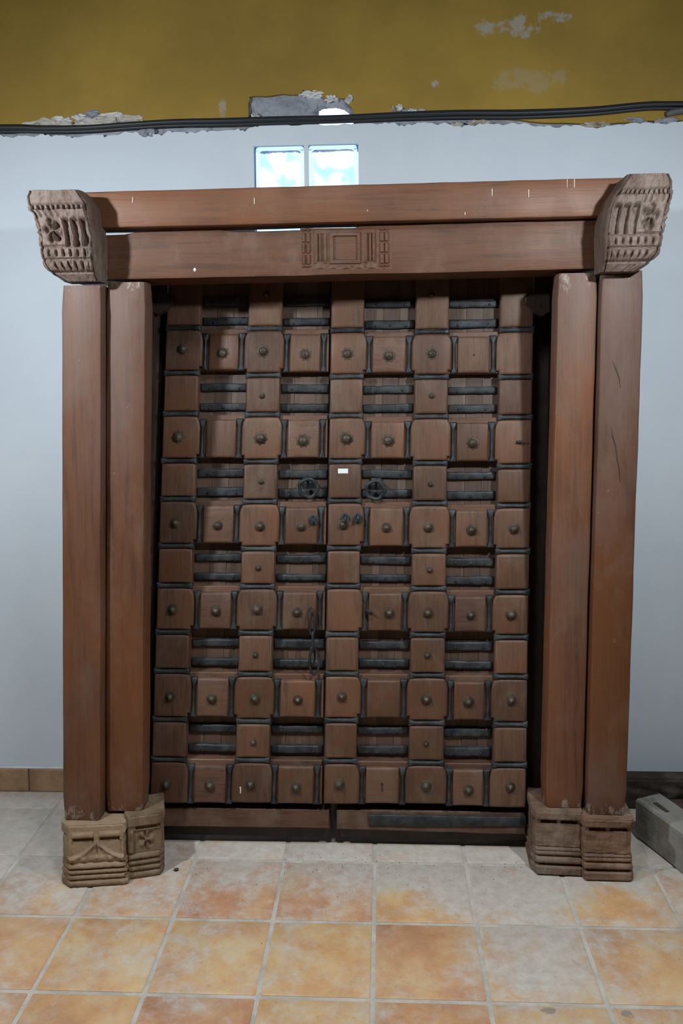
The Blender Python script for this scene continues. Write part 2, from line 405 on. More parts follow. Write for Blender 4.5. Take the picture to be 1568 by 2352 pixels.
# broken plaster along the chase: each lump its own piece
def lump(name, x, z, rx, rz, ry, mat, seed, y=WALL + .012):
    bm = bmesh.new(); bmesh.ops.create_icosphere(bm, subdivisions=3, radius=1)
    for vv in bm.verts:
        d = 1 + .55*noise.noise(vv.co*1.6 + Vector((seed*3.1, seed*1.7, 0))) + .45*noise.noise(vv.co*4 + Vector((seed, 0, seed))) + .25*noise.noise(vv.co*9 + Vector((seed, 0, seed)))
        vv.co = Vector((vv.co.x*rx*d, vv.co.y*ry*d, vv.co.z*rz*d))
    me = bpy.data.meshes.new(name); bm.to_mesh(me); bm.free()
    o = link(name, me, mat, wall_back); o.location = (x, y, z); return o
sd = 0
for x, z, rx, rz, mt in [(-1.36,2.668,.05,.010,M_EDGE),(-1.30,2.680,.045,.014,M_RUBBLE),(-1.255,2.684,.05,.022,M_RUBBLE),(-1.218,2.697,.022,.010,M_EDGE),(-1.195,2.672,.03,.018,M_RUBBLE),(-1.18,2.690,.014,.010,M_EDGE),(-1.13,2.697,.026,.016,M_EDGE),(-1.10,2.682,.05,.018,M_RUBBLE),(-1.085,2.711,.035,.012,M_CEMENT),(-1.03,2.686,.05,.018,M_RUBBLE),(-1.00,2.704,.05,.008,M_EDGE),(-.945,2.690,.05,.012,M_RUBBLE),(-.92,2.694,.035,.006,M_EDGE),(-.87,2.672,.035,.008,M_EDGE),
                         (-1.34,2.644,.045,.014,M_CEMENT),(-.87,2.632,.030,.018,M_CEMENT),(-.68,2.668,.05,.012,M_CEMENT),
                         (.10,2.685,.016,.020,M_RUBBLE),(.118,2.705,.012,.010,M_EDGE),(.15,2.686,.02,.010,M_CEMENT),(.17,2.690,.016,.007,M_EDGE),(.2,2.686,.02,.009,M_RUBBLE),(.34,2.632,.02,.008,M_RUBBLE),(.42,2.640,.035,.008,M_RUBBLE),(.86,2.620,.05,.010,M_RUBBLE),(1.02,2.634,.04,.010,M_CEMENT),(1.13,2.628,.04,.010,M_CEMENT),
                         (-.215,2.766,.040,.011,M_EDGE),(-.14,2.746,.022,.010,M_EDGE),(-.075,2.742,.012,.014,M_EDGE),(-.445,2.676,.014,.014,M_EDGE)]:
    sd += 1; lump('plaster_lump', x, z + .002, rx*1.15, rz*1.25, .018, mt, sd)
# crumbling cement face inside the broken pocket
def pocket(u, v):
    x = -.474 + u*(-.053+.474); z = 2.645 + v*.14
    d = .010*nz(x, 0, z, 24) + .006*nz(x, 3, z, 60) + .006
    return (x, CORE + .004 - max(d, -.004)*.9, z)
HOLE = [(-.200, 2.64), (-.199, 2.667), (-.196, 2.704), (-.185, 2.713), (-.17, 2.716), (-.128, 2.717), (-.110, 2.714), (-.095, 2.709), (-.075, 2.694), (-.058, 2.672), (-.056, 2.64)]
V, Fc = grid_surface(pocket, 170, 60)
Fc = [f for f in Fc if not all(-.200 < V[i][0] < -.056 and V[i][2] < interp(HOLE, V[i][0]) for i in f)]
mk('pocket_cement', V, Fc, M_CEMENT, wall_back, 30)
lump('plaster_lump', -.29, 2.668, .075, .010, .012, M_RUBBLE, 77, CORE - .004)

# window of glass blocks
win = empty('window_1', (-.245, .53, 2.18)); win['kind'] = 'structure'
bs = .1885
for bx in (-.3475, -.1410):
    for bz in (2.476, 2.2765):
        def rr(d, y, r=.012):
            h = bs/2 - d; out = []
            for cx, cz, a0 in ((1, -1, -90), (1, 1, 0), (-1, 1, 90), (-1, -1, 180)):
                for k in range(4):
                    an = math.radians(a0 + k*30); out.append((cx*(h-r) + r*math.cos(an), y, cz*(h-r) + r*math.sin(an)))
            return out
        V, Fc = rings_mesh([rr(0, .04), rr(0, -.036), rr(.004, -.040), rr(.010, -.041), rr(.013, -.037)])
        rim = mk('glass_block', V, [f for f in Fc if len(f) == 4], M_RIM, win, 40); rim.location = (bx - win.location.x, -.030, bz - win.location.z)
        V, Fc = rings_mesh([rr(.0135, -.030), rr(.0135, -.036), rr(.018, -.038)])
        face = mk('block_face', V, Fc, M_GLASS, rim, 40)
for nm, a in (('mortar_joint', (-.2525, -.236, GZ0, GZ1)), ):
    box(nm, a[0] - win.location.x, a[1] - win.location.x, -.074, .06, a[2] - win.location.z, a[3] - win.location.z, M_WHITE, win)
box('mortar_joint', GX0 - win.location.x, GX1 - win.location.x, -.074, .06, 2.371 - win.location.z, 2.3815 - win.location.z, M_WHITE, win)

# the other walls and the ceiling close the room
box('wall_left', XL-.2, XL, -4.6, .7, -.1, ZC, M_SIDE, kind='structure')
box('wall_right', XR, XR+.2, -4.6, .7, -.1, ZC, M_SIDE, kind='structure')
box('wall_rear', XL-.2, XR+.2, -4.8, -4.6, -.1, ZC, M_SIDE, kind='structure')
box('ceiling', XL-.2, XR+.2, -4.8, .7, ZC, ZC+.2, M_CEIL, kind='structure')

# skirting tiles
base = empty('baseboard_back', (0, WALL, 0)); base['kind'] = 'structure'
skx = -1.406
for k in range(-5, 14):
    x0 = skx + k*.318
    if x0 < XL or x0+.318 > XR: continue
    o = box('skirting_tile', 0, .314, -.011, 0, .001, .094, M_SKIRT, base, .003); o.location = (x0, 0, 0)
o = box('skirting_cap', XL+.01, XR-.01, -.010, 0, .0945, .101, M_EDGE, base, .002)

# ------------------------------------------------------------------ door surround
sur = empty('door_surround', (-.08, -.06, 0))
tag(sur, 'tall brown wooden door surround with carved capitals, double posts and carved plinths', 'door frame')
def P(o):
    o.location = -sur.location; return o

def post(name, b, t, yf, yb, z0, z1, mat, ch=.010, seed=0):
    rings = []; N = 22
    for k in range(N+1):
        f = k/N; z = z0 + (z1-z0)*f
        x0 = b[0] + (t[0]-b[0])*f; x1 = b[1] + (t[1]-b[1])*f
        e = .004 if k in (0, N) else 0
        j = lambda q: .0016*nz(q, seed*3.3, z, 3.0) + .0008*nz(q*2, seed, z, 14)
        a0, a1 = x0+e+j(1), x1-e+j(2); f0, f1 = yf+e+j(3), yb-e
        c = ch*(1+.4*nz(4, seed, z, 6))
        rings.append([(a0, f0+c, z), (a0+c*.35, f0+c*.35, z), (a0+c, f0, z), (a1-c, f0, z), (a1-c*.35, f0+c*.35, z), (a1, f0+c, z), (a1, f1-c, z), (a1-c, f1, z), (a0+c, f1, z), (a0, f1-c, z)])
    V, Fc = rings_mesh(rings)
    return P(mk(name, V, Fc, mat, sur, 32))
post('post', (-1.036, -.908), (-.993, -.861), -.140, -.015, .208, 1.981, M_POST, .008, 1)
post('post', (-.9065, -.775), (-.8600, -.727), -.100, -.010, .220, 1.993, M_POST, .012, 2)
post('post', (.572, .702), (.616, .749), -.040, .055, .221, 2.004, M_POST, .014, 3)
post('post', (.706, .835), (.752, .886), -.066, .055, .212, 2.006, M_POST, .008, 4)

for pts in ([(.786, 1.715), (.796, 1.69), (.806, 1.665), (.811, 1.628)], [(.782, 1.50), (.786, 1.47), (.795, 1.445), (.801, 1.40), (.808, 1.36), (.811, 1.32)]):
    V, Fc = tube_v([(x, -.0655, z) for x, z in pts], [.0008]+[.0022]*(len(pts)-2)+[.0008], 5, False, .5); P(mk('crack', V, Fc, M_JAMB, sur))

def beam(name, x0, x1, yl, yr, depth, zb, zt, mat, seed, ch=.006, swell=None):
    rings = []; N = 60
    for k in range(N+1):
        f = k/N; x = x0 + (x1-x0)*f; yf = yl + (yr-yl)*f; z0 = zb[0]+(zb[1]-zb[0])*f; z1 = zt[0]+(zt[1]-zt[0])*f + (swell(x) if swell else 0)
        j = lambda q: .0016*nz(x, seed*3.3, q, 3.5) + .0008*nz(x, seed, q*3, 15)
        f0 = yf+j(1); a0 = z0+j(2); a1 = z1+j(3); c = ch*(1+.5*nz(x, seed, 5, 7)); y1 = yf+depth
        rings.append([(x, f0+c, a0), (x, f0+c*.3, a0+c*.3), (x, f0, a0+c), (x, f0, a1-c), (x, f0+c*.3, a1-c*.3), (x, f0+c, a1), (x, y1-c, a1), (x, y1, a1-c), (x, y1, a0+c), (x, y1-c, a0)])
    V, Fc = rings_mesh(rings); return P(mk(name, V, Fc, mat, sur, 32))
LY = lambda x: -.085 + .06*(x+.87)/1.62
beam('lintel', -.985, .872, LY(-.985), LY(.872), .20, (2.0015, 2.0175), (2.148, 2.171), M_BEAM, 5, swell=lambda x: .0065*sm(-.80, -.76, x)*(1-sm(-.47, -.44, x)) + .008*sm(-.06, -.03, x))
CY = lambda x: -.118 + .055*(x+.9)/1.7
beam('cornice', -.968, .845, CY(-.968), CY(.845), .105, (2.166, 2.182), (2.283, 2.305), M_BEAM, 6, .008)

# carved square in the middle of the lintel
def carved(u, v):
    x = -.222 + u*.300; z = 2.026 + v*.136; h = 0
    cx, cz = abs(x+.0755), z-2.097
    q = max(cx/.039, abs(cz)/.039)
    if q < 1: h = -.006 + .002*q
    elif q < 1.32: h = .004
    elif q < 1.5: h = -.002
    else:
        if .060 < cx < .096 and abs(cz) < .045:
            h = .003 if not (.072 < cx < .078 or .085 < cx < .089) else -.004
        elif cx > .108: h = .002 if (.114 < cx < .126 or .131 < cx < .142) and abs(cz) < .062 and abs((cz % .036)-.018) > .0025 else -.005
        elif cx > .100: h = -.004
        elif cz < -.050: h = -.002 + .003*math.sin(x*150)
        else: h = .0
    if u < .02 or u > .98 or v < .03 or v > .97: h = -.004
    return (x, LY(x) - .003 - h*.8 + .0008*nz(x, 1, z, 60), z)
V, Fc = grid_surface(carved, 110, 54)
P(mk('carved_panel', V, Fc, M_BEAM, sur, 40))
for x, z, l, wd in ((-.759, 2.255, .022, .0035), (-.365, 2.246, .024, .004), (.400, 2.262, .026, .004), (.517, 2.257, .028, .004), (.640, 2.287, .03, .0025), (.663, 2.287, .03, .0035), (.313, 2.196, .012, .004), (.0, 2.21, .006, .005)):
    yy = CY(x); V, Fc = rings_mesh([[(x-wd*s_/2, y_, z-l/2) , (x+wd*s_/2, y_, z-l/2+.002), (x+wd*s_*.6, y_, z+l/2-.004), (x, y_, z+l/2), (x-wd*s_*.6, y_, z+l/2-.004)] for s_, y_ in ((1, yy+.004), (.8, yy-.0025))])
    P(mk('plaster_drip', V, Fc, M_DRIP, sur))

V, Fc = rings_mesh([[(-.57+.005*q*math.cos(a*1.0472), LY(-.57)+y_, 2.032+.007*q*math.sin(a*1.0472)) for a in range(6)] for q, y_ in ((1, .003), (1, -.001), (.6, -.003))]); P(mk('plaster_drip', V, Fc, M_EDGE, sur))
# capitals: carved relief over a flared block
def carve_cap(a, b, sd):
    """a: 0 outer edge .. 1 inner edge, b: 0 bottom .. 1 top; returns relief height"""
    d = 0
    if .46 < a < .97 and .36 < b < .70:
        ph = ((a-.46)/.51*3) % 1; s_ = math.sin(math.pi*ph)
        d -= .017*sm(.15, .7, s_)*sm(.36, .40, b)*(1-sm(.66, .70, b))
    if .70 < b < .80 and a > .44: d += .006*abs(math.sin(math.pi*((a-.46)/.51*3)))**.5 - .003
    if .79 < b < .84: d += .004 if math.sin(a*2*math.pi*11) > 0 else -.006
    if .71 < b < .79 and a <= .46: d += .007*abs(math.sin(a*math.pi*9)) - .006
    r = math.hypot((a-.27)*1.0, (b-.55)*1.1); th = math.atan2(b-.55, a-.27)
    if r < .19: d += .010*math.cos(th*5+.6)*sm(.0, .06, r)*(1-sm(.13, .19, r)) + .008*(1-sm(.02, .05, r)) - .005*bump(.13, .03, r)
    for cb, ph, n in ((.305, 0, 7), (.165, .5, 7)):
        if abs(b-cb) < .065 and .10 < a < .92:
            q = abs(((a*n+ph) % 1) - .5)*2; tri = max(0, 1-abs(b-cb)/.06)
            d -= .016*sm(.55, .95, q)*tri; d += .003*tri
    d -= .006*bump(.375, .018, b) + .006*bump(.235, .014, b) + .008*bump(.095, .02, b) + .005*bump(.845, .012, b)
    return d*1.35 + .005*nz(a*3+sd, b*3, sd, 4) + .003*nz(a*9+sd, b*9, sd, 3)
def capital(name, outer, inner, yf, yb, z0, z1, sign, sd):
    nu, nv = 128, 84
    def fn(u, v):
        z = z0 + (z1(u) - z0)*v if callable(z1) else z0 + (z1-z0)*v
        xo, xi = interp(outer, z), interp(inner, z); f = interp(yf, z)
        c = .014; L1, L2 = abs(yb-f), abs(xi-xo); 
        # path: back outer -> front outer -> front inner -> back inner
        t = u
        if t < .16:
            k = t/.16; x, y = xo, yb + (f-yb)*k; n_ = (-sign, 0); d = .35*carve_cap(k*.35, v, sd+5)*sm(.2, .9, k)
            if k > .9: x = xo + sign*.010*(k-.9)/.1
        elif t < .84:
            k = (t-.16)/.68; x, y = xo + sign*.010 + (xi-xo-sign*.018)*k, f; n_ = (0, -1); d = carve_cap(k, v, sd)
            ed = min(k, 1-k); y += .010*(1-sm(0, .05, ed)); 
        else:
            k = (t-.84)/.16; x, y = xi, f + (yb-f)*k; n_ = (sign, 0); d = .003*nz(k*4, v*4, sd, 3)
            if k < .1: x = xi - sign*.008*(1-k/.1)
        d *= sm(0, .04, v)*1.0
        return (x + n_[0]*d, y + n_[1]*d, z + .004*nz(x*8, y*8, sd, 2)*(1 if v > .98 else 0))
    V, Fc = grid_surface(fn, nu, nv)
    Fc.append(tuple(range(nu))[::-1]); Fc.append(tuple((nv-1)*nu + i for i in range(nu)))
    Fc += [((j)*nu, (j+1)*nu, (j+1)*nu+nu-1, j*nu+nu-1) for j in range(nv-1)]
    return P(mk(name, V, Fc, M_CAP, sur, 45))
capital('capital', [(1.990, -.975), (2.003, -.99), (2.013, -1.008), (2.038, -1.028), (2.088, -1.034), (2.144, -1.036), (2.174, -1.042), (2.200, -1.052), (2.210, -1.064), (2.251, -1.068), (2.27, -1.060)],
        [(1.990, -.858), (2.127, -.854), (2.167, -.862), (2.224, -.868), (2.27, -.896)], [(1.990, -.165), (2.02, -.195), (2.06, -.212), (2.2, -.222), (2.27, -.226)], -.088, 1.990, lambda u: 2.268, 1, 1)
capital('capital', [(1.997, .850), (2.02, .882), (2.046, .906), (2.095, .914), (2.142, .919), (2.191, .929), (2.214, .938), (2.266, .937), (2.285, .928)],
        [(1.997, .736), (2.129, .734), (2.182, .742), (2.221, .756), (2.285, .800)], [(1.997, -.12), (2.03, -.150), (2.07, -.170), (2.2, -.182), (2.285, -.186)], -.034, 1.997, lambda u: 2.286, -1, 9)

# plinths
def carve_pl(style, a, b, sd):
    d = 0
    if style == 'rich':
        for c, wd, h in ((.06, .055, .006), (.16, .035, .004), (.245, .03, .004), (.33, .035, .005)): d += h*bump(c, wd, b)
        for c in (.11, .205, .285, .385): d -= .005*bump(c, .016, b)
        if .40 < b < .74:
            d -= .005
            ar = (b-.47) - .24*max(0, 1-abs(a-.5)/.40)**1.6*(1 if abs(a-.5) > .02 else 0); d += .007*bump(0.0, .032, ar); d += .004*sm(.0, .05, -ar)*abs(math.sin(a*math.pi*5))
            if b < .50: d += .006*abs(math.sin(a*math.pi*6))*bump(.45, .05, b)
            if a < .07 or a > .93: d += .005
            if abs(a-.5) < .05: d += .006*sm(.6, .72, b)
        if .74 < b < .79 and .08 < a < .90 and abs(a-.5) > .05: d -= .014
        if .79 < b < .89 and .08 < a < .92 and abs(a-.5) > .06: d += .005*bump(.84, .05, b)
    elif style == 'rosette':
        for c, wd, h in ((.06, .055, .005), (.16, .035, .004), (.25, .03, .004), (.34, .035, .004)): d += h*bump(c, wd, b)
        for c in (.11, .205, .295, .40): d -= .005*bump(c, .016, b)
        if .42 < b < .76:
            d -= .004; r = math.hypot((a-.58)/.30, (b-.60)/.16)
            if r < 1: d += .008*math.cos(math.atan2(b-.60, (a-.58))*5)*r*(1-r)*3 + .006*(1-sm(.1, .25, r))
            if a < .18: d += .007
        if .77 < b < .82 and a > .25: d -= .010
        if b > .84: d += .004
    else:
        d += .010*(1-sm(.13, .145, b)); d -= .010*bump(.155, .02, b); d += .008*bump(.225, .05, b)
        d -= .006*bump(.29, .016, b) + .006*bump(.42, .014, b); d -= .003*sm(.42, .44, b); d += .004*bump(.335, .03, b) + .003*bump(.39, .02, b) 
        d += .010*sm(.84, .88, b)
        if .79 < b < .835 and (.12 < a < .46 or .56 < a < .92): d -= .013
        if style == 'worn' and .62 < a < .9 and .42 < b < .82: d += .003
        if .44 < b < .8: d += .0035*nz(a*2, b*4, sd+2, 2.0)
    return d + .0015*nz(a*4+sd, b*2, sd, 4) + .0008*nz(a*12+sd, b*8, sd, 4)
def plinth(fl, fr, depth, h, style, mat, sd, flare=.008, chl=.02, chr_=.006):
    """fl, fr: front corners on the floor (x, y)"""
    ax = Vector((fr[0]-fl[0], fr[1]-fl[1], 0)); W_ = ax.length; ax.normalize(); bk = Vector((-ax.y, ax.x, 0)); O = Vector((fl[0], fl[1], 0))
    nu, nv = 96, 72
    def fn(u, v):
        z = h*v
        if u < .2: k = u/.2; p = O + bk*(depth*(1-k)) + (ax*chl*max(0, (k-.82)/.18)); n_ = -ax; d = .6*(carve_pl(style if style != 'rich' else 'worn', k, v, sd+3)*(1-sm(.8, 1, k)))
        elif u < .8: k = (u-.2)/.6; p = O + ax*(chl + (W_-chl-chr_)*k); n_ = -bk; d = carve_pl(style, k, v, sd); p = p + bk*.004*((1-sm(0, .025, k)) + (1-sm(0, .025, 1-k)))
        else: k = (u-.8)/.2; p = O + ax*(W_ - chr_*(1-sm(0, .2, k))) + bk*depth*k; n_ = ax; d = .8*carve_pl(style if style != 'rich' else 'worn', k, v, sd+6)
        if v > .985: d -= .003
        if v < .015: d = min(d, 0.0)
        d -= flare*.5*v
        q = p + n_*d
        return (q.x, q.y, z + (.003*nz(q.x*9, q.y*9, sd, 2) if v > .97 else 0))
    V, Fc = grid_surface(fn, nu, nv)
    Fc.append(tuple(range(nu))[::-1]); Fc.append(tuple((nv-1)*nu + i for i in range(nu)))
    Fc += [((j)*nu, (j+1)*nu, (j+1)*nu+nu-1, j*nu+nu-1) for j in range(nv-1)]
    return P(mk('plinth', V, Fc, mat, sur, 45))
plinth((-1.032, -.178), (-.820, -.150), .17, .207, 'rich', M_PLINTH, 1, .004, .026, .004)
plinth((-.824, -.125), (-.712, -.092), .125, .219, 'rosette', M_PLINTH, 4, -.012, .002, .012)
plinth((.530, -.050), (.692, -.058), .15, .219, 'plain', M_PLINTH2, 7, .002, .012, .002)
plinth((.690, -.078), (.850, -.080), .17, .210, 'worn', M_PLINTH2, 11, -.008, .004, .004)

# dark rebate boards behind the leaves
TILT = math.atan(.09); Y0 = .037
def leafpt(x, y, z):  # local door coordinates -> world
    return (x, Y0 + y*math.cos(TILT) + z*math.sin(TILT), z*math.cos(TILT) - y*math.sin(TILT))
def rebate(x0b, x1b, x0t, x1t, y0, y1, z0, z1, name='jamb'):
    V = [leafpt(x, y, z) for z, xa, xb in ((z0, x0b, x1b), (z1, x0t, x1t)) for x, y in ((xa, y0), (xb, y0), (xb, y1), (xa, y1))]
    return P(mk(name, V, [(0,1,2,3),(4,7,6,5),(0,4,5,1),(1,5,6,2),(2,6,7,3),(3,7,4,0)], M_JAMB, sur))
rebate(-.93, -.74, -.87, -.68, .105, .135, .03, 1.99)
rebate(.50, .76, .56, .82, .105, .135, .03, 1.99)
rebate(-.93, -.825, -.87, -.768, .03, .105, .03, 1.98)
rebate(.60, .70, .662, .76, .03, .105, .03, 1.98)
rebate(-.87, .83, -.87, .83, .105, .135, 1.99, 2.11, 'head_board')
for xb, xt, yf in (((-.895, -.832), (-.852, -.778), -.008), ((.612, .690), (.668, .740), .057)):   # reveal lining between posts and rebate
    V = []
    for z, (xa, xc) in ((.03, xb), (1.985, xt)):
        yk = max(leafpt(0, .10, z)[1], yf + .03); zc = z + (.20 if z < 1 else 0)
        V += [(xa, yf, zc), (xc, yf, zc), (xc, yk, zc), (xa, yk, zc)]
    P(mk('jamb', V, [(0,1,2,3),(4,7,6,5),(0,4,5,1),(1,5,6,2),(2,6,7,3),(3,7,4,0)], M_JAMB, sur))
for sgn, x, z in ((1, -.735, 1.955), (-1, .578, 1.93)):
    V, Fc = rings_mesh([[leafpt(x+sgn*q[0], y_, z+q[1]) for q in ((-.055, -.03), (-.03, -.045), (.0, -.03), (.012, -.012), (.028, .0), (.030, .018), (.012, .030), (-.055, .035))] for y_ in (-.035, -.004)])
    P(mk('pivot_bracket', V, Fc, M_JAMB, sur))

# ------------------------------------------------------------------ the two leaves
EDG = {1: ((-.8029, .0316), (-.6798, .0335)), 3: ((-.501, .031), (-.3807, .0328)), 5: ((-.1823, .022), (-.069, .0255)), 7: ((.113, .0265), (.2363, .025)), 9: ((.4054, .0311), (.5202, .0346))}
STR = {1: [1.866, 1.701, 1.552, 1.382, 1.244, 1.076, .934, .769, .631, .461, .320, .169],
       3: [1.859, 1.689, 1.546, 1.377, 1.233, 1.066, .931, .767, .622, .457, .321, .173],
       5: [1.848, 1.681, 1.540, 1.376, 1.235, 1.067, .932, .763, .625, .463, .321, .174],
       7: [1.839, 1.676, 1.534, 1.368, 1.225, 1.057, .924, .762, .621, .456, .318, .179],
       9: [1.841, 1.672, 1.528, 1.354, 1.216, 1.055, .912, .755, .618, .453, .314, .169]}
SPLIT = lambda v: -.1823 + .022*v - .006     # right edge of the left leaf
WIDE = .011; TOP = 2.09
def E_(c, side, v): l0, l1 = EDG[c][side]; return l0 + l1*v

leafL = empty('door_leaf', (0, Y0, 0)); leafR = empty('door_leaf', (0, Y0, 0))
for lf in (leafL, leafR): lf.rotation_euler = (-TILT, 0, 0)
tag(leafL, 'left leaf of the studded brown door, with hanging hasp chain and ring pull', 'door')
tag(leafR, 'right leaf of the studded brown door, with white paper sticker on its meeting stile', 'door')
leaf_of = lambda c: leafL if c <= 4 else leafR

# studs
def stud_v(R, H, petals):
    n = 16; prof = []
    for k, (r, y) in enumerate(((1.0, .06), (1.0, -.03), (.94, -.12), (.74, -.16), (.72, -.24), (.68, -.45), (.56, -.70), (.36, -.90), (.20, -.98), (.12, -1.10), (.03, -1.18))):
        ring = []
        for i in range(n):
            a = 2*math.pi*i/n; rr_ = R*r*(1 + (.12*math.cos(8*a) if petals and k <= 2 else 0))
            ring.append((rr_*math.cos(a), y*H, rr_*math.sin(a)))
        prof.append(ring)
    return rings_mesh(prof)
def stud_mesh(name, R, H, petals):
    V, Fc = stud_v(R, H, petals); o = mk(name, V, Fc, M_BRASS, None, 40); me = o.data; bpy.data.objects.remove(o); return me
ME_BIG = stud_mesh('stud', .0195, .017, False); ME_PET = stud_mesh('stud', .0225, .015, True); ME_SMALL = stud_mesh('stud', .0115, .011, False)
def stud(me, parent, x, y, z, s_=1.0):
    o = link('stud', me, M_BRASS, parent); o.location = (x, y, z); o.rotation_euler = (0, random.uniform(0, 1), 0); o.scale = (s_, s_, s_); return o

def jit(a=.0015): return random.uniform(-a, a)
PROF = lambda yb, yf: [(0, yb), (0, yf+.009), (.002, yf+.004), (.0055, yf+.0012), (.011, yf)]
SG = .0088  # half height of the iron strips
def curve_line(p0, p1, bow, n=5):
    out = []
    for k in range(n):
        t = k/(n-1); out.append((p0[0]+(p1[0]-p0[0])*t, p0[1]+(p1[1]-p0[1])*t + bow*math.sin(math.pi*t)))
    return out

NOSTUD = {(1, 8), (1, 9), (2, 2), (2, 7), (2, 9), (4, 5), (5, 6), (6, 6)}
sticker_z = None
for c in (1, 3, 5, 7, 9):
    lf = leaf_of(c); st = [TOP] + STR[c]
    # continuous stile behind the blocks
    zz = [TOP + .002, .176]
    V = [(E_(c, s_, z)+q, y, z) for z in zz for (s_, q, y) in ((0, .002, .012), (1, -.002, .012), (1, -.002, .095), (0, .002, .095))]
    mk('stile', V, [(0,1,2,3),(4,7,6,5),(0,4,5,1),(1,5,6,2),(2,6,7,3),(3,7,4,0)], M_BLOCK, lf)
    for k in range(12):
        zt = st[k] - (SG if k else 0); zb = st[k+1] + (SG if k < 11 else 0)
        isA = k % 2 == 1; row = (k+1)//2
        yf = jit(.0015); bow = random.uniform(.001, .003)
        l, r = (lambda v: E_(c, 0, v)), (lambda v: E_(c, 1, v))
        if isA:
            v1 = zb + .013; v2 = zt - .010; wl = WIDE if c in (3, 7, 9) else 0; wr = WIDE if c in (1, 3, 5, 7) else 0
            if row == 6: v1 = zb + .0005
            poly = curve_line((l(zb), zb), (r(zb), zb), -.001 if row == 6 else .001)
            if wr: poly += [(r(v1)+.0004, v1), (r(v1)+wr, v1+.001), (r(v2)+wr, v2-.022), (r(v2)+wr*.75, v2-.008), (r(v2)+wr*.3, v2+.001)]
            poly += curve_line((r(zt), zt), (l(zt), zt), .0015)
            if wl: poly += [(l(v2)-wl*.3, v2+.001), (l(v2)-wl*.75, v2-.008), (l(v2)-wl, v2-.022), (l(v1)-wl, v1+.001), (l(v1)-.0004, v1)]
        else:
            poly = curve_line((l(zb), zb), (r(zb), zb), .0015) + curve_line((r(zt), zt), (l(zt), zt), .001)
        o = relief('block', poly, PROF(.020, yf), M_BLOCK, lf)
        xm = (l((zb+zt)/2) + r((zb+zt)/2))/2 + jit(.004); zm = (zb+zt)/2 + jit(.004)
        if isA and (row, c) not in NOSTUD:
            stud(ME_PET if row <= 2 else ME_BIG, o, xm, yf, zm, random.uniform(.92, 1.08))
        elif not isA and c in (3, 7): stud(ME_SMALL, o, xm, yf, zm, random.uniform(.9, 1.15))
        elif isA and (row, c) == (2, 9): 
            V, Fc = tube_v([(xm+.005, yf+.002, zm), (xm+.006, yf-.012, zm), (xm+.026, yf-.013, zm+.001)], .004, 6); mk('bent_nail', V, Fc, M_IRON, o, 40)
        if (row, c) == (6, 3) and isA:
            V, Fc = rings_mesh([[(xm-.036+q[0], y_, zm-.018+q[1]) for q in ((-.001, -.014), (.002, -.013), (.003, .006), (.001, .010), (-.003, .008), (-.001, .0))] for y_ in (yf+.003, yf-.0012)]); mk('paint_fleck', V, Fc, M_EDGE, o)
        if c == 5 and k == 4:
            V, Fc = box_v(-.119, -.083, yf-.0012, yf+.0004, 1.334, 1.351); mk('paper_sticker', V, Fc, M_PAPER, o)
            o.children[-1]['label'] = 'small blank white paper sticker'
        # iron strip below this block
        if k < 11:
            z = st[k+1]; a0, a1 = l(z)-.003, r(z)+.003; hw = SG + .0028; hm = SG - .0012
            pl = [(a0, z-hw), (a0+.010, z-hw+.0005), (a0+.020, z-hm), (a1-.020, z-hm), (a1-.010, z-hw+.0005), (a1, z-hw), (a1, z+hw), (a1-.010, z+hw), (a1-.022, z+hm), (a0+.022, z+hm), (a0+.010, z+hw), (a0, z+hw)]
            pl = [(x+jit(.0006), y+jit(.0006)) for x, y in pl]
            relief('iron_strip', pl, [(0, .02), (0, .006), (.0022, .0015), (.0055, -.001)], M_IRON, lf, 50)

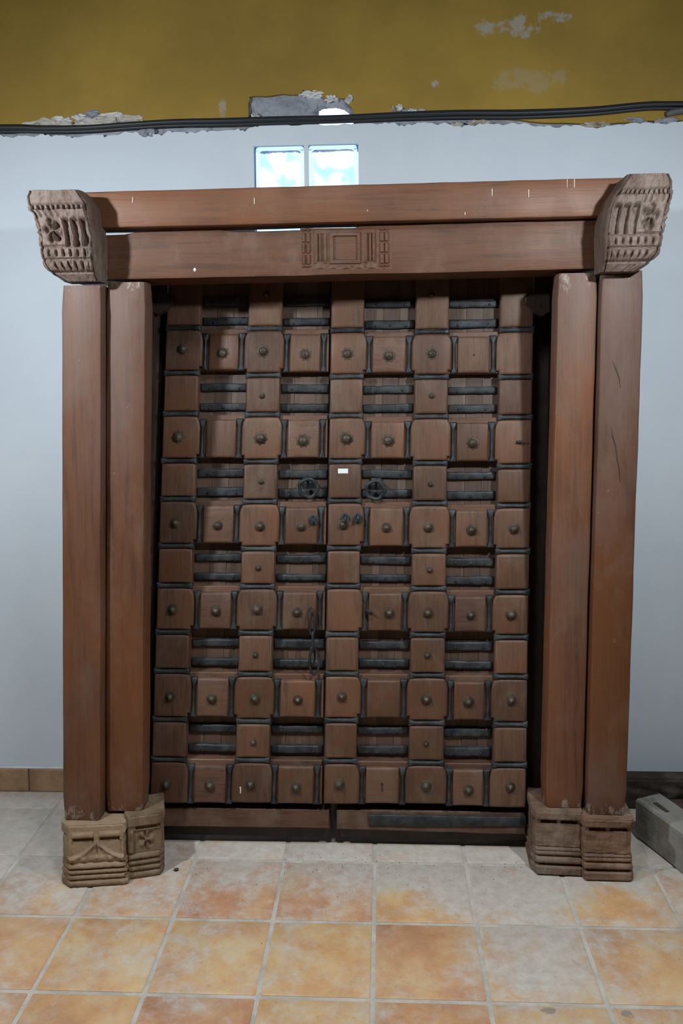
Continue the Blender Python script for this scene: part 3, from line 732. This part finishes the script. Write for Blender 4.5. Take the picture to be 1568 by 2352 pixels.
# cross rails, their blocks and the recesses between them
for c in (2, 4, 6, 8):
    lf = leaf_of(c)
    def lft(v): return E_(c-1, 1, v)
    def rgt(v): return SPLIT(v) if c == 4 else E_(c+1, 0, v)
    s_ = [(a+b)/2 for a, b in zip(STR[c-1], STR[c+1])] if c != 4 else [a*.8+b*.2 for a, b in zip(STR[3], STR[5])]
    sts = [TOP] + s_
    # boards at the back of the recesses, butted side by side
    wb = [0, random.uniform(.28, .40), random.uniform(.62, .74), 1]
    for q in range(3):
        yb = .050 + random.uniform(0, .003); g_ = .0006
        V = []
        for z in (.16, TOP):
            x0 = lft(z)-.004 + (rgt(z)-lft(z)+.008)*wb[q] + g_; x1 = lft(z)-.004 + (rgt(z)-lft(z)+.008)*wb[q+1] - g_
            if c == 4 and q == 2: x1 = rgt(z) - .002
            V += [(x0, yb, z), (x1, yb, z), (x1, .075, z), (x0, .075, z)]
        mk('back_board', V, [(0,1,2,3),(4,7,6,5),(0,4,5,1),(1,5,6,2),(2,6,7,3),(3,7,4,0)], M_BOARD, lf)
    for row in range(1, 7):
        k = 2*row - 1; zt, zb = sts[k], sts[k+1]
        if row == 6: zb -= .004
        ra, rb = (zb + .0125 if row < 6 else zb + .002), zt - .001
        poly = [(lft(ra)-.001, ra), (rgt(ra)+(.001 if c != 4 else 0), ra), (rgt(rb)+(.001 if c != 4 else 0), rb), (lft(rb)-.001, rb)]
        rail = relief('cross_rail', poly, [(0, .06), (0, .018), (.003, .015)], M_RAIL, lf)
        z0, z1 = zb + .013 + jit(), zt - .020 + jit()
        if row == 6: z0 = zb + .002
        A0 = lft(z0) + WIDE; A1 = (rgt(z0) - WIDE) if c != 4 else rgt(z0) - .010
        sh = lft(z1) - lft(z0); sw = .0225
        bl0, bl1 = A0 + sw - .002, A1 - sw + .002
        yf = .002 + jit(.002)
        poly = curve_line((bl0, z0), (bl1, z0), .001) + [(bl1+sh*.5, (z0+z1)/2)] + curve_line((bl1+sh, z1), (bl0+sh, z1), .0012) + [(bl0+sh*.5+.0, (z0+z1)/2)]
        o = relief('block', poly, PROF(.020, yf), M_RAIL if random.random() < .6 else M_BLOCK, lf)
        if (row, c) not in NOSTUD:
            dx = .018 if (row, c) in ((4, 6),) else (-.006 if (row, c) == (4, 4) else 0)
            stud(ME_PET if row <= 2 else ME_BIG, o, (bl0+bl1+sh)/2 + jit(.003) + dx, yf, (z0+z1)/2 - .004 + jit(.003), random.uniform(.92, 1.06))
        elif (row, c) == (6, 6):
            xm, zm = (bl0+bl1+sh)/2, (z0+z1)/2
            V, Fc = rings_mesh([[(xm+q[0], y_, zm+q[1]) for q in ((-.003, -.018), (.003, -.018), (.002, .002), (.005, .007), (.0, .013), (-.006, .009), (-.005, .004), (-.002, .002))] for y_ in (yf+.004, yf-.0008)]); mk('keyhole', V, Fc, M_JAMB, o)
        elif (row, c) == (1, 8): stud(ME_SMALL, o, (bl0+bl1+sh)/2, yf+.006, (z0+z1)/2, .75)
        for (x0, x1) in ((A0, A0+sw-.004), (A1-sw+.004, A1)):
            cx = (x0+x1)/2; hw = (x1-x0)/2 + .0022; hm = (x1-x0)/2 - .0032; zb_, zt_ = z0-.002, z1+.004
            X = lambda d, z: cx + d + sh*(z-z0)/(z1-z0)
            pl = [(X(-hw, zb_), zb_), (X(hw, zb_), zb_), (X(hw-.001, zb_+.010), zb_+.010), (X(hm, zb_+.022), zb_+.022), (X(hm, zt_-.030), zt_-.030), (X(hw+.001, zt_-.012), zt_-.012), (X(hw+.001, zt_), zt_), (X(-hw-.001, zt_), zt_), (X(-hw-.001, zt_-.012), zt_-.012), (X(-hm, zt_-.030), zt_-.030), (X(-hm, zb_+.022), zb_+.022), (X(-hw+.001, zb_+.010), zb_+.010)]
            pl = [(x+jit(.0006), y) for x, y in pl]
            relief('iron_strip', pl, [(0, .02), (0, .008), (.0022, .003), (.0055, .0005)], M_IRON, lf, 50)
        if c == 4:   # sliver of the rail end past the strip
            relief('rail_end', [(A1+.001, z0), (rgt(z0), z0), (rgt(z1), z1), (A1+sh+.001, z1)], [(0, .02), (0, .008), (.002, .004)], M_RAIL, lf)
    # iron straps across each recess
    for row in range(1, 7):
        k = 2*row - 2; zt, zb = sts[k], sts[k+1]
        if row == 1: zt = zb + .150
        H = zt - zb
        for f0, f1 in ((.20, .41), (.69, .90)):
            z1_, z0_ = zt - H*f0 + jit(.003), zt - H*f1 + jit(.003)
            x0, x1 = lft(z0_)+.001, rgt(z0_)-.002; n = 7; bot = []; top = []
            tiltz = jit(.002)
            for q in range(n):
                t = q/(n-1); x = x0 + (x1-x0)*t; bot.append((x, z0_ + jit(.0012) + tiltz*(t-.5))); top.append((x, z1_ + jit(.0012) + tiltz*(t-.5)))
            o = relief('iron_strap', bot + top[::-1], [(0, .052), (0, .043), (.003, .0385), (.008, .0375)], M_IRON, lf, 50)
            pts = []
            for t in (.22, .80) + ((.5,) if random.random() < .3 else ()):
                x = x0 + (x1-x0)*(t+jit(.03)); zc = z0_ + (z1_-z0_)*(.36+jit(.1)); rr_ = .0048
                pts.append(rings_mesh([[(x+rr_*s2*math.cos(a*math.pi/3), .0375-y2, zc+rr_*s2*math.sin(a*math.pi/3)) for a in range(6)] for s2, y2 in ((1, -.001), (1, .002), (.6, .0045))]))
            for v_, f_ in pts: mk('rivet', v_, f_, M_IRON, o, 50)

# bottom rails
def bottom(x0, x1, lf, seed):
    n = 14; bot = []; top = []
    for q in range(n):
        t = q/(n-1); x = x0 + (x1-x0)*t
        bot.append((x, .078 - (.010*t if lf is leafR else -.002*t) + .002*nz(x, seed, 0, 9))); top.append((x, .146 + .0015*nz(x, seed, 4, 9)))
    relief('bottom_rail', bot + top[::-1], [(0, .08), (0, .028), (.004, .024)], M_RAIL, lf)
    V = [(x, y, z) for x in (x0-.01, x1+.004) for y in (.070, .092) for z in (.030, .20)]
    mk('backing_plank', V, [(0,1,3,2),(4,6,7,5),(0,4,5,1),(2,3,7,6),(0,2,6,4),(1,5,7,3)], M_JAMB, lf)
bottom(-.770, -.160, leafL, 3); bottom(-.134, .528, leafR, 8)
o = relief('iron_strap', [(-.022, .097), (.16, .0945), (.34, .097), (.528, .102), (.528, .132), (.34, .131), (.16, .1325), (-.022, .132)], [(0, .026), (0, .018), (.003, .0155)], M_IRON, leafR, 50)

# ring pulls, staples, hasp
def torus_v(c, R, r, axis, n=22, k=7, lob=0.0, squash=1.0):
    ax = Vector(axis).normalized(); s1 = ax.orthogonal().normalized(); s2 = ax.cross(s1)
    pts = []
    for i in range(n):
        a = 2*math.pi*i/n; q = R*(1 + lob*math.cos(4*a)); pts.append(Vector(c) + s1*math.cos(a)*q + s2*math.sin(a)*q*squash)
    return tube_v(pts, r, k, True)
def ring_pull(lf, x, z, tilt):
    n = 24
    rings = []
    for r, y in ((.030, .050), (.030, .046), (.026, .043), (.018, .037), (.010, .030), (.004, .028)):
        rings.append([(x + r*(1+.10*math.cos(6*a*2*math.pi/n))*math.cos(a*2*math.pi/n), y, z + r*(1+.10*math.cos(6*a*2*math.pi/n))*math.sin(a*2*math.pi/n)) for a in range(n)])
    V, Fc = rings_mesh(rings); pl = mk('ring_pull', V, Fc, M_IRON, lf, 40)
    V, Fc = torus_v((x, .014, z+.006), .011, .0045, (1, 0, .1), 14, 6); mk('staple', V, Fc, M_IRON, pl, 50)
    # thick lobed ring hanging from the staple
    cx = Vector((x+.003*tilt, -.002, z-.018)); pts = []; rad = []
    for i in range(28):
        a = 2*math.pi*i/28; R = .032*(1 + .06*math.cos(5*a)); pts.append(cx + Vector((math.cos(a)*R, -.008*math.sin(a)+.004*tilt*math.cos(a), math.sin(a)*R))); rad.append(.0068*(1 + .18*math.cos(5*a+.4)))
    V, Fc = tube_v(pts, rad, 8, True); mk('ring', V, Fc, M_IRON, pl, 60)
ring_pull(leafL, -.229, 1.300, 1); ring_pull(leafR, .016, 1.292, -1)
def staple(lf, x, y, z, R=.013, r=.0042, plate=True, ax=(1, .25, 0)):
    V, Fc = torus_v((x, y-.010, z), R, r, ax, 16, 6, 0, 1.0); o = mk('staple', V, Fc, M_IRON, lf, 50)
    if plate:
        rings = [[(x + q*math.cos(a*.5236), yy, z + q*math.sin(a*.5236)*1.15) for a in range(12)] for q, yy in ((.019, y+.002), (.019, y-.001), (.016, y-.0022))]
        V, Fc = rings_mesh(rings); mk('staple_plate', V, Fc, M_IRON, o, 40)
    return o
staple(leafL, -.209, .002, 1.168, .013); staple(leafR, -.095, .000, 1.172, .014); staple(leafR, -.050, .000, 1.174, .013)
staple(leafR, -.012, .002, .846, .011, .0045, False, (.5, .2, 1))
hs_ = staple(leafL, -.216, .002, .846, .012, .0048, False, (1, .2, .2))
def link_v(c, hl, hw, r, ax):
    ax = Vector(ax).normalized(); pts = []
    for i in range(20):
        a = 2*math.pi*i/20; pts.append(Vector(c) + ax*math.cos(a)*hw*(1 if abs(math.sin(a)) < .7 else .9) + Vector((0, 0, 1))*math.sin(a)*hl)
    return tube_v(pts, r, 6, True)
for c_, hl, hw, r, ax in (((-.214, -.016, .806), .040, .010, .0042, (1, .2, 0)), ((-.211, -.018, .742), .034, .006, .0036, (.2, 1, 0)), ((-.207, -.014, .674), .047, .017, .0042, (1, .15, 0)), ((-.214, -.005, .690), .034, .010, .0034, (.8, .6, 0))):
    V, Fc = link_v(c_, hl, hw, r, ax); mk('chain_link', V, Fc, M_IRON, hs_, 60)

# ------------------------------------------------------------------ cables in the chase
CAB = [(-3.15, 2.655), (-2.2, 2.660), (-1.453, 2.658), (-1.278, 2.652), (-1.104, 2.648), (-.931, 2.653), (-.758, 2.658), (-.553, 2.659), (-.349, 2.662), (-.112, 2.660), (.09, 2.661), (.34, 2.662), (.588, 2.660), (.834, 2.664), (1.046, 2.675), (1.189, 2.672), (1.9, 2.668), (2.95, 2.67)]
def spline(pts, n=6):
    out = []
    for i in range(len(pts)-1):
        p0, p1, p2, p3 = [Vector(pts[max(0, min(len(pts)-1, i+q))]) for q in (-1, 0, 1, 2)]
        for k in range(n):
            t = k/n; out.append(.5*((2*p1) + (-p0+p2)*t + (2*p0-5*p1+4*p2-p3)*t*t + (-p0+3*p1-3*p2+p3)*t**3))
    out.append(Vector(pts[-1])); return out
def cable(off, ph, r, label, mat=M_CABLE, rng=None, yb=WALL-.002):
    pts = spline([(x, yb - r + .002*math.sin(x*5+ph), z + off*(1+.1*math.sin(x*2.3+ph)) + .003*math.sin(x*6+ph)) for x, z in CAB if rng is None or rng[0] < x < rng[1]])
    V, Fc = tube_v(pts, r, 8); return tag(mk('cable', V, Fc, mat, None, 60), label, 'cable', 'cables along the wall chase')
cable(.015, 0, .0078, 'black cable along the wall chase, uppermost of the three')
cable(.006, .3, .0085, 'thick black cable along the wall chase, middle of the three', yb=WALL-.018)
cable(-.004, .5, .0075, 'black cable along the wall chase, lowest of the three, touching the white plaster')
V, Fc = tube_v(spline([(1.12, WALL-.016, 2.646), (1.16, WALL-.022, 2.656), (1.25, WALL-.024, 2.660), (1.7, WALL-.024, 2.664)]), [.004]+[.012]*18, 10)
tag(mk('conduit', V, Fc, M_CABLEG, None, 60), 'grey conduit end under the black cables at the right edge', 'conduit')

# ------------------------------------------------------------------ timbers lying on the floor at the right
def lying(name, mat, A, d, length, width, h, label, cat, mort=None):
    d = Vector((*d, 0)).normalized(); s2 = Vector((-d.y, d.x, 0)); A = Vector((*A, 0))   # s2: to the left of d
    root = empty(name, A); root.rotation_euler = (0, 0, math.atan2(d.y, d.x) - math.pi/2); tag(root, label, cat)
    N = 26; rings = []
    for k in range(N+1):
        y = length*k/N; j = lambda q: .003*nz(q, y, 2, 6) + .0015*nz(q*3, y, 2, 22); c = .006
        rings.append([(0+j(1), y, c), (c, y, 0), (width-c, y, 0), (width+j(2), y, c), (width+j(3), y, h-c), (width-c, y, h+j(5)), (c, y, h+j(4)), (0+j(6), y, h-c)])
    V, Fc = rings_mesh(rings); mk('timber', V, Fc, mat, root, 30)
    return root
# grey timber runs from the surround towards the viewer; local +y points back to the wall
root = lying('grey_timber', M_GREYBEAM, (1.31, -.72), (-.371, .90), .972, .112, .141, 'grey weathered timber on the floor right of the door surround, pointing at the viewer', 'timber')
V, Fc = box_v(.036, .052, .86, .925, .1395, .1435); mk('mortise_patch', V, Fc, M_JAMB, root)
rt = empty('carved_timber', (.90, .37, 0)); tag(rt, 'dark carved timber lying along the wall behind the grey timber', 'timber')
def cv(u, v):
    x = u*1.3; z = v*.121; d = 0
    if .2 < v < .9: d = .006*math.sin((x*40 + math.sin(z*80)*1.5)) * bump(.55, .33, v)
    if v < .05 or v > .95: d = -.004
    return (x, -d + .0015*nz(x, 0, z, 40), z)
V, Fc = grid_surface(cv, 220, 24)
n0 = len(V); V += [(0, .06, 0), (1.3, .06, 0), (0, .06, .121), (1.3, .06, .121)]
Fc += [tuple(range(220)) + (n0+1, n0), tuple(23*220+i for i in range(220)) + (n0+3, n0+2), (n0, n0+1, n0+3, n0+2), tuple(j*220 for j in range(24)) + (n0+2, n0), tuple(j*220+219 for j in range(24)) + (n0+3, n0+1)]
mk('timber', V, Fc, M_DARKBEAM, rt, 40)
root = empty('dark_plank', (1.085, .20, 0)); tag(root, 'dark reddish plank on the floor between the grey timber and the carved timber', 'timber')
box('plank', 0, .6, 0, .15, 0, .055, M_DARKRED, root, .006)

# ------------------------------------------------------------------ small debris
bm = bmesh.new(); bmesh.ops.create_icosphere(bm, subdivisions=1, radius=1)
for vv in bm.verts: vv.co = Vector((vv.co.x*.010, vv.co.y*.007, max(-.004, vv.co.z*.006))) * (1+.3*noise.noise(vv.co*2))
for vv in bm.verts: vv.co.z += .004
me = bpy.data.meshes.new('wood_chip'); bm.to_mesh(me); bm.free()
o = link('wood_chip', me, M_DARKRED); o.location = (-.674, -.07, .0005); tag(o, 'small brown wood chip on the tiles beside the left plinth', 'wood chip')
parts = []
rd = random.Random(5)
for i in range(150):
    x, y = rd.uniform(-.7, .55), .02 - abs(rd.gauss(0, .12)); s2 = rd.uniform(.0008, .0026); h = s2*.7
    if i % 3 == 0: x, y = rd.uniform(-.35, .1), rd.uniform(-.08, .05)
    a = rd.uniform(0, 3); cx, sx = math.cos(a)*s2, math.sin(a)*s2
    V = [(x+cx, y+sx, 0), (x-sx*.7, y+cx*.7, 0), (x-cx, y-sx, 0), (x+sx*.6, y-cx*.6, 0), (x, y, h)]
    parts.append((V, [(0,1,4),(1,2,4),(2,3,4),(3,0,4),(3,2,1,0)]))
V, Fc = join_v(parts); o = mk('floor_grit', V, Fc, M_DARKBEAM, None, kind='stuff'); o['label'] = 'dark grit scattered on the tiles in front of the door leaves'; o['category'] = 'grit'
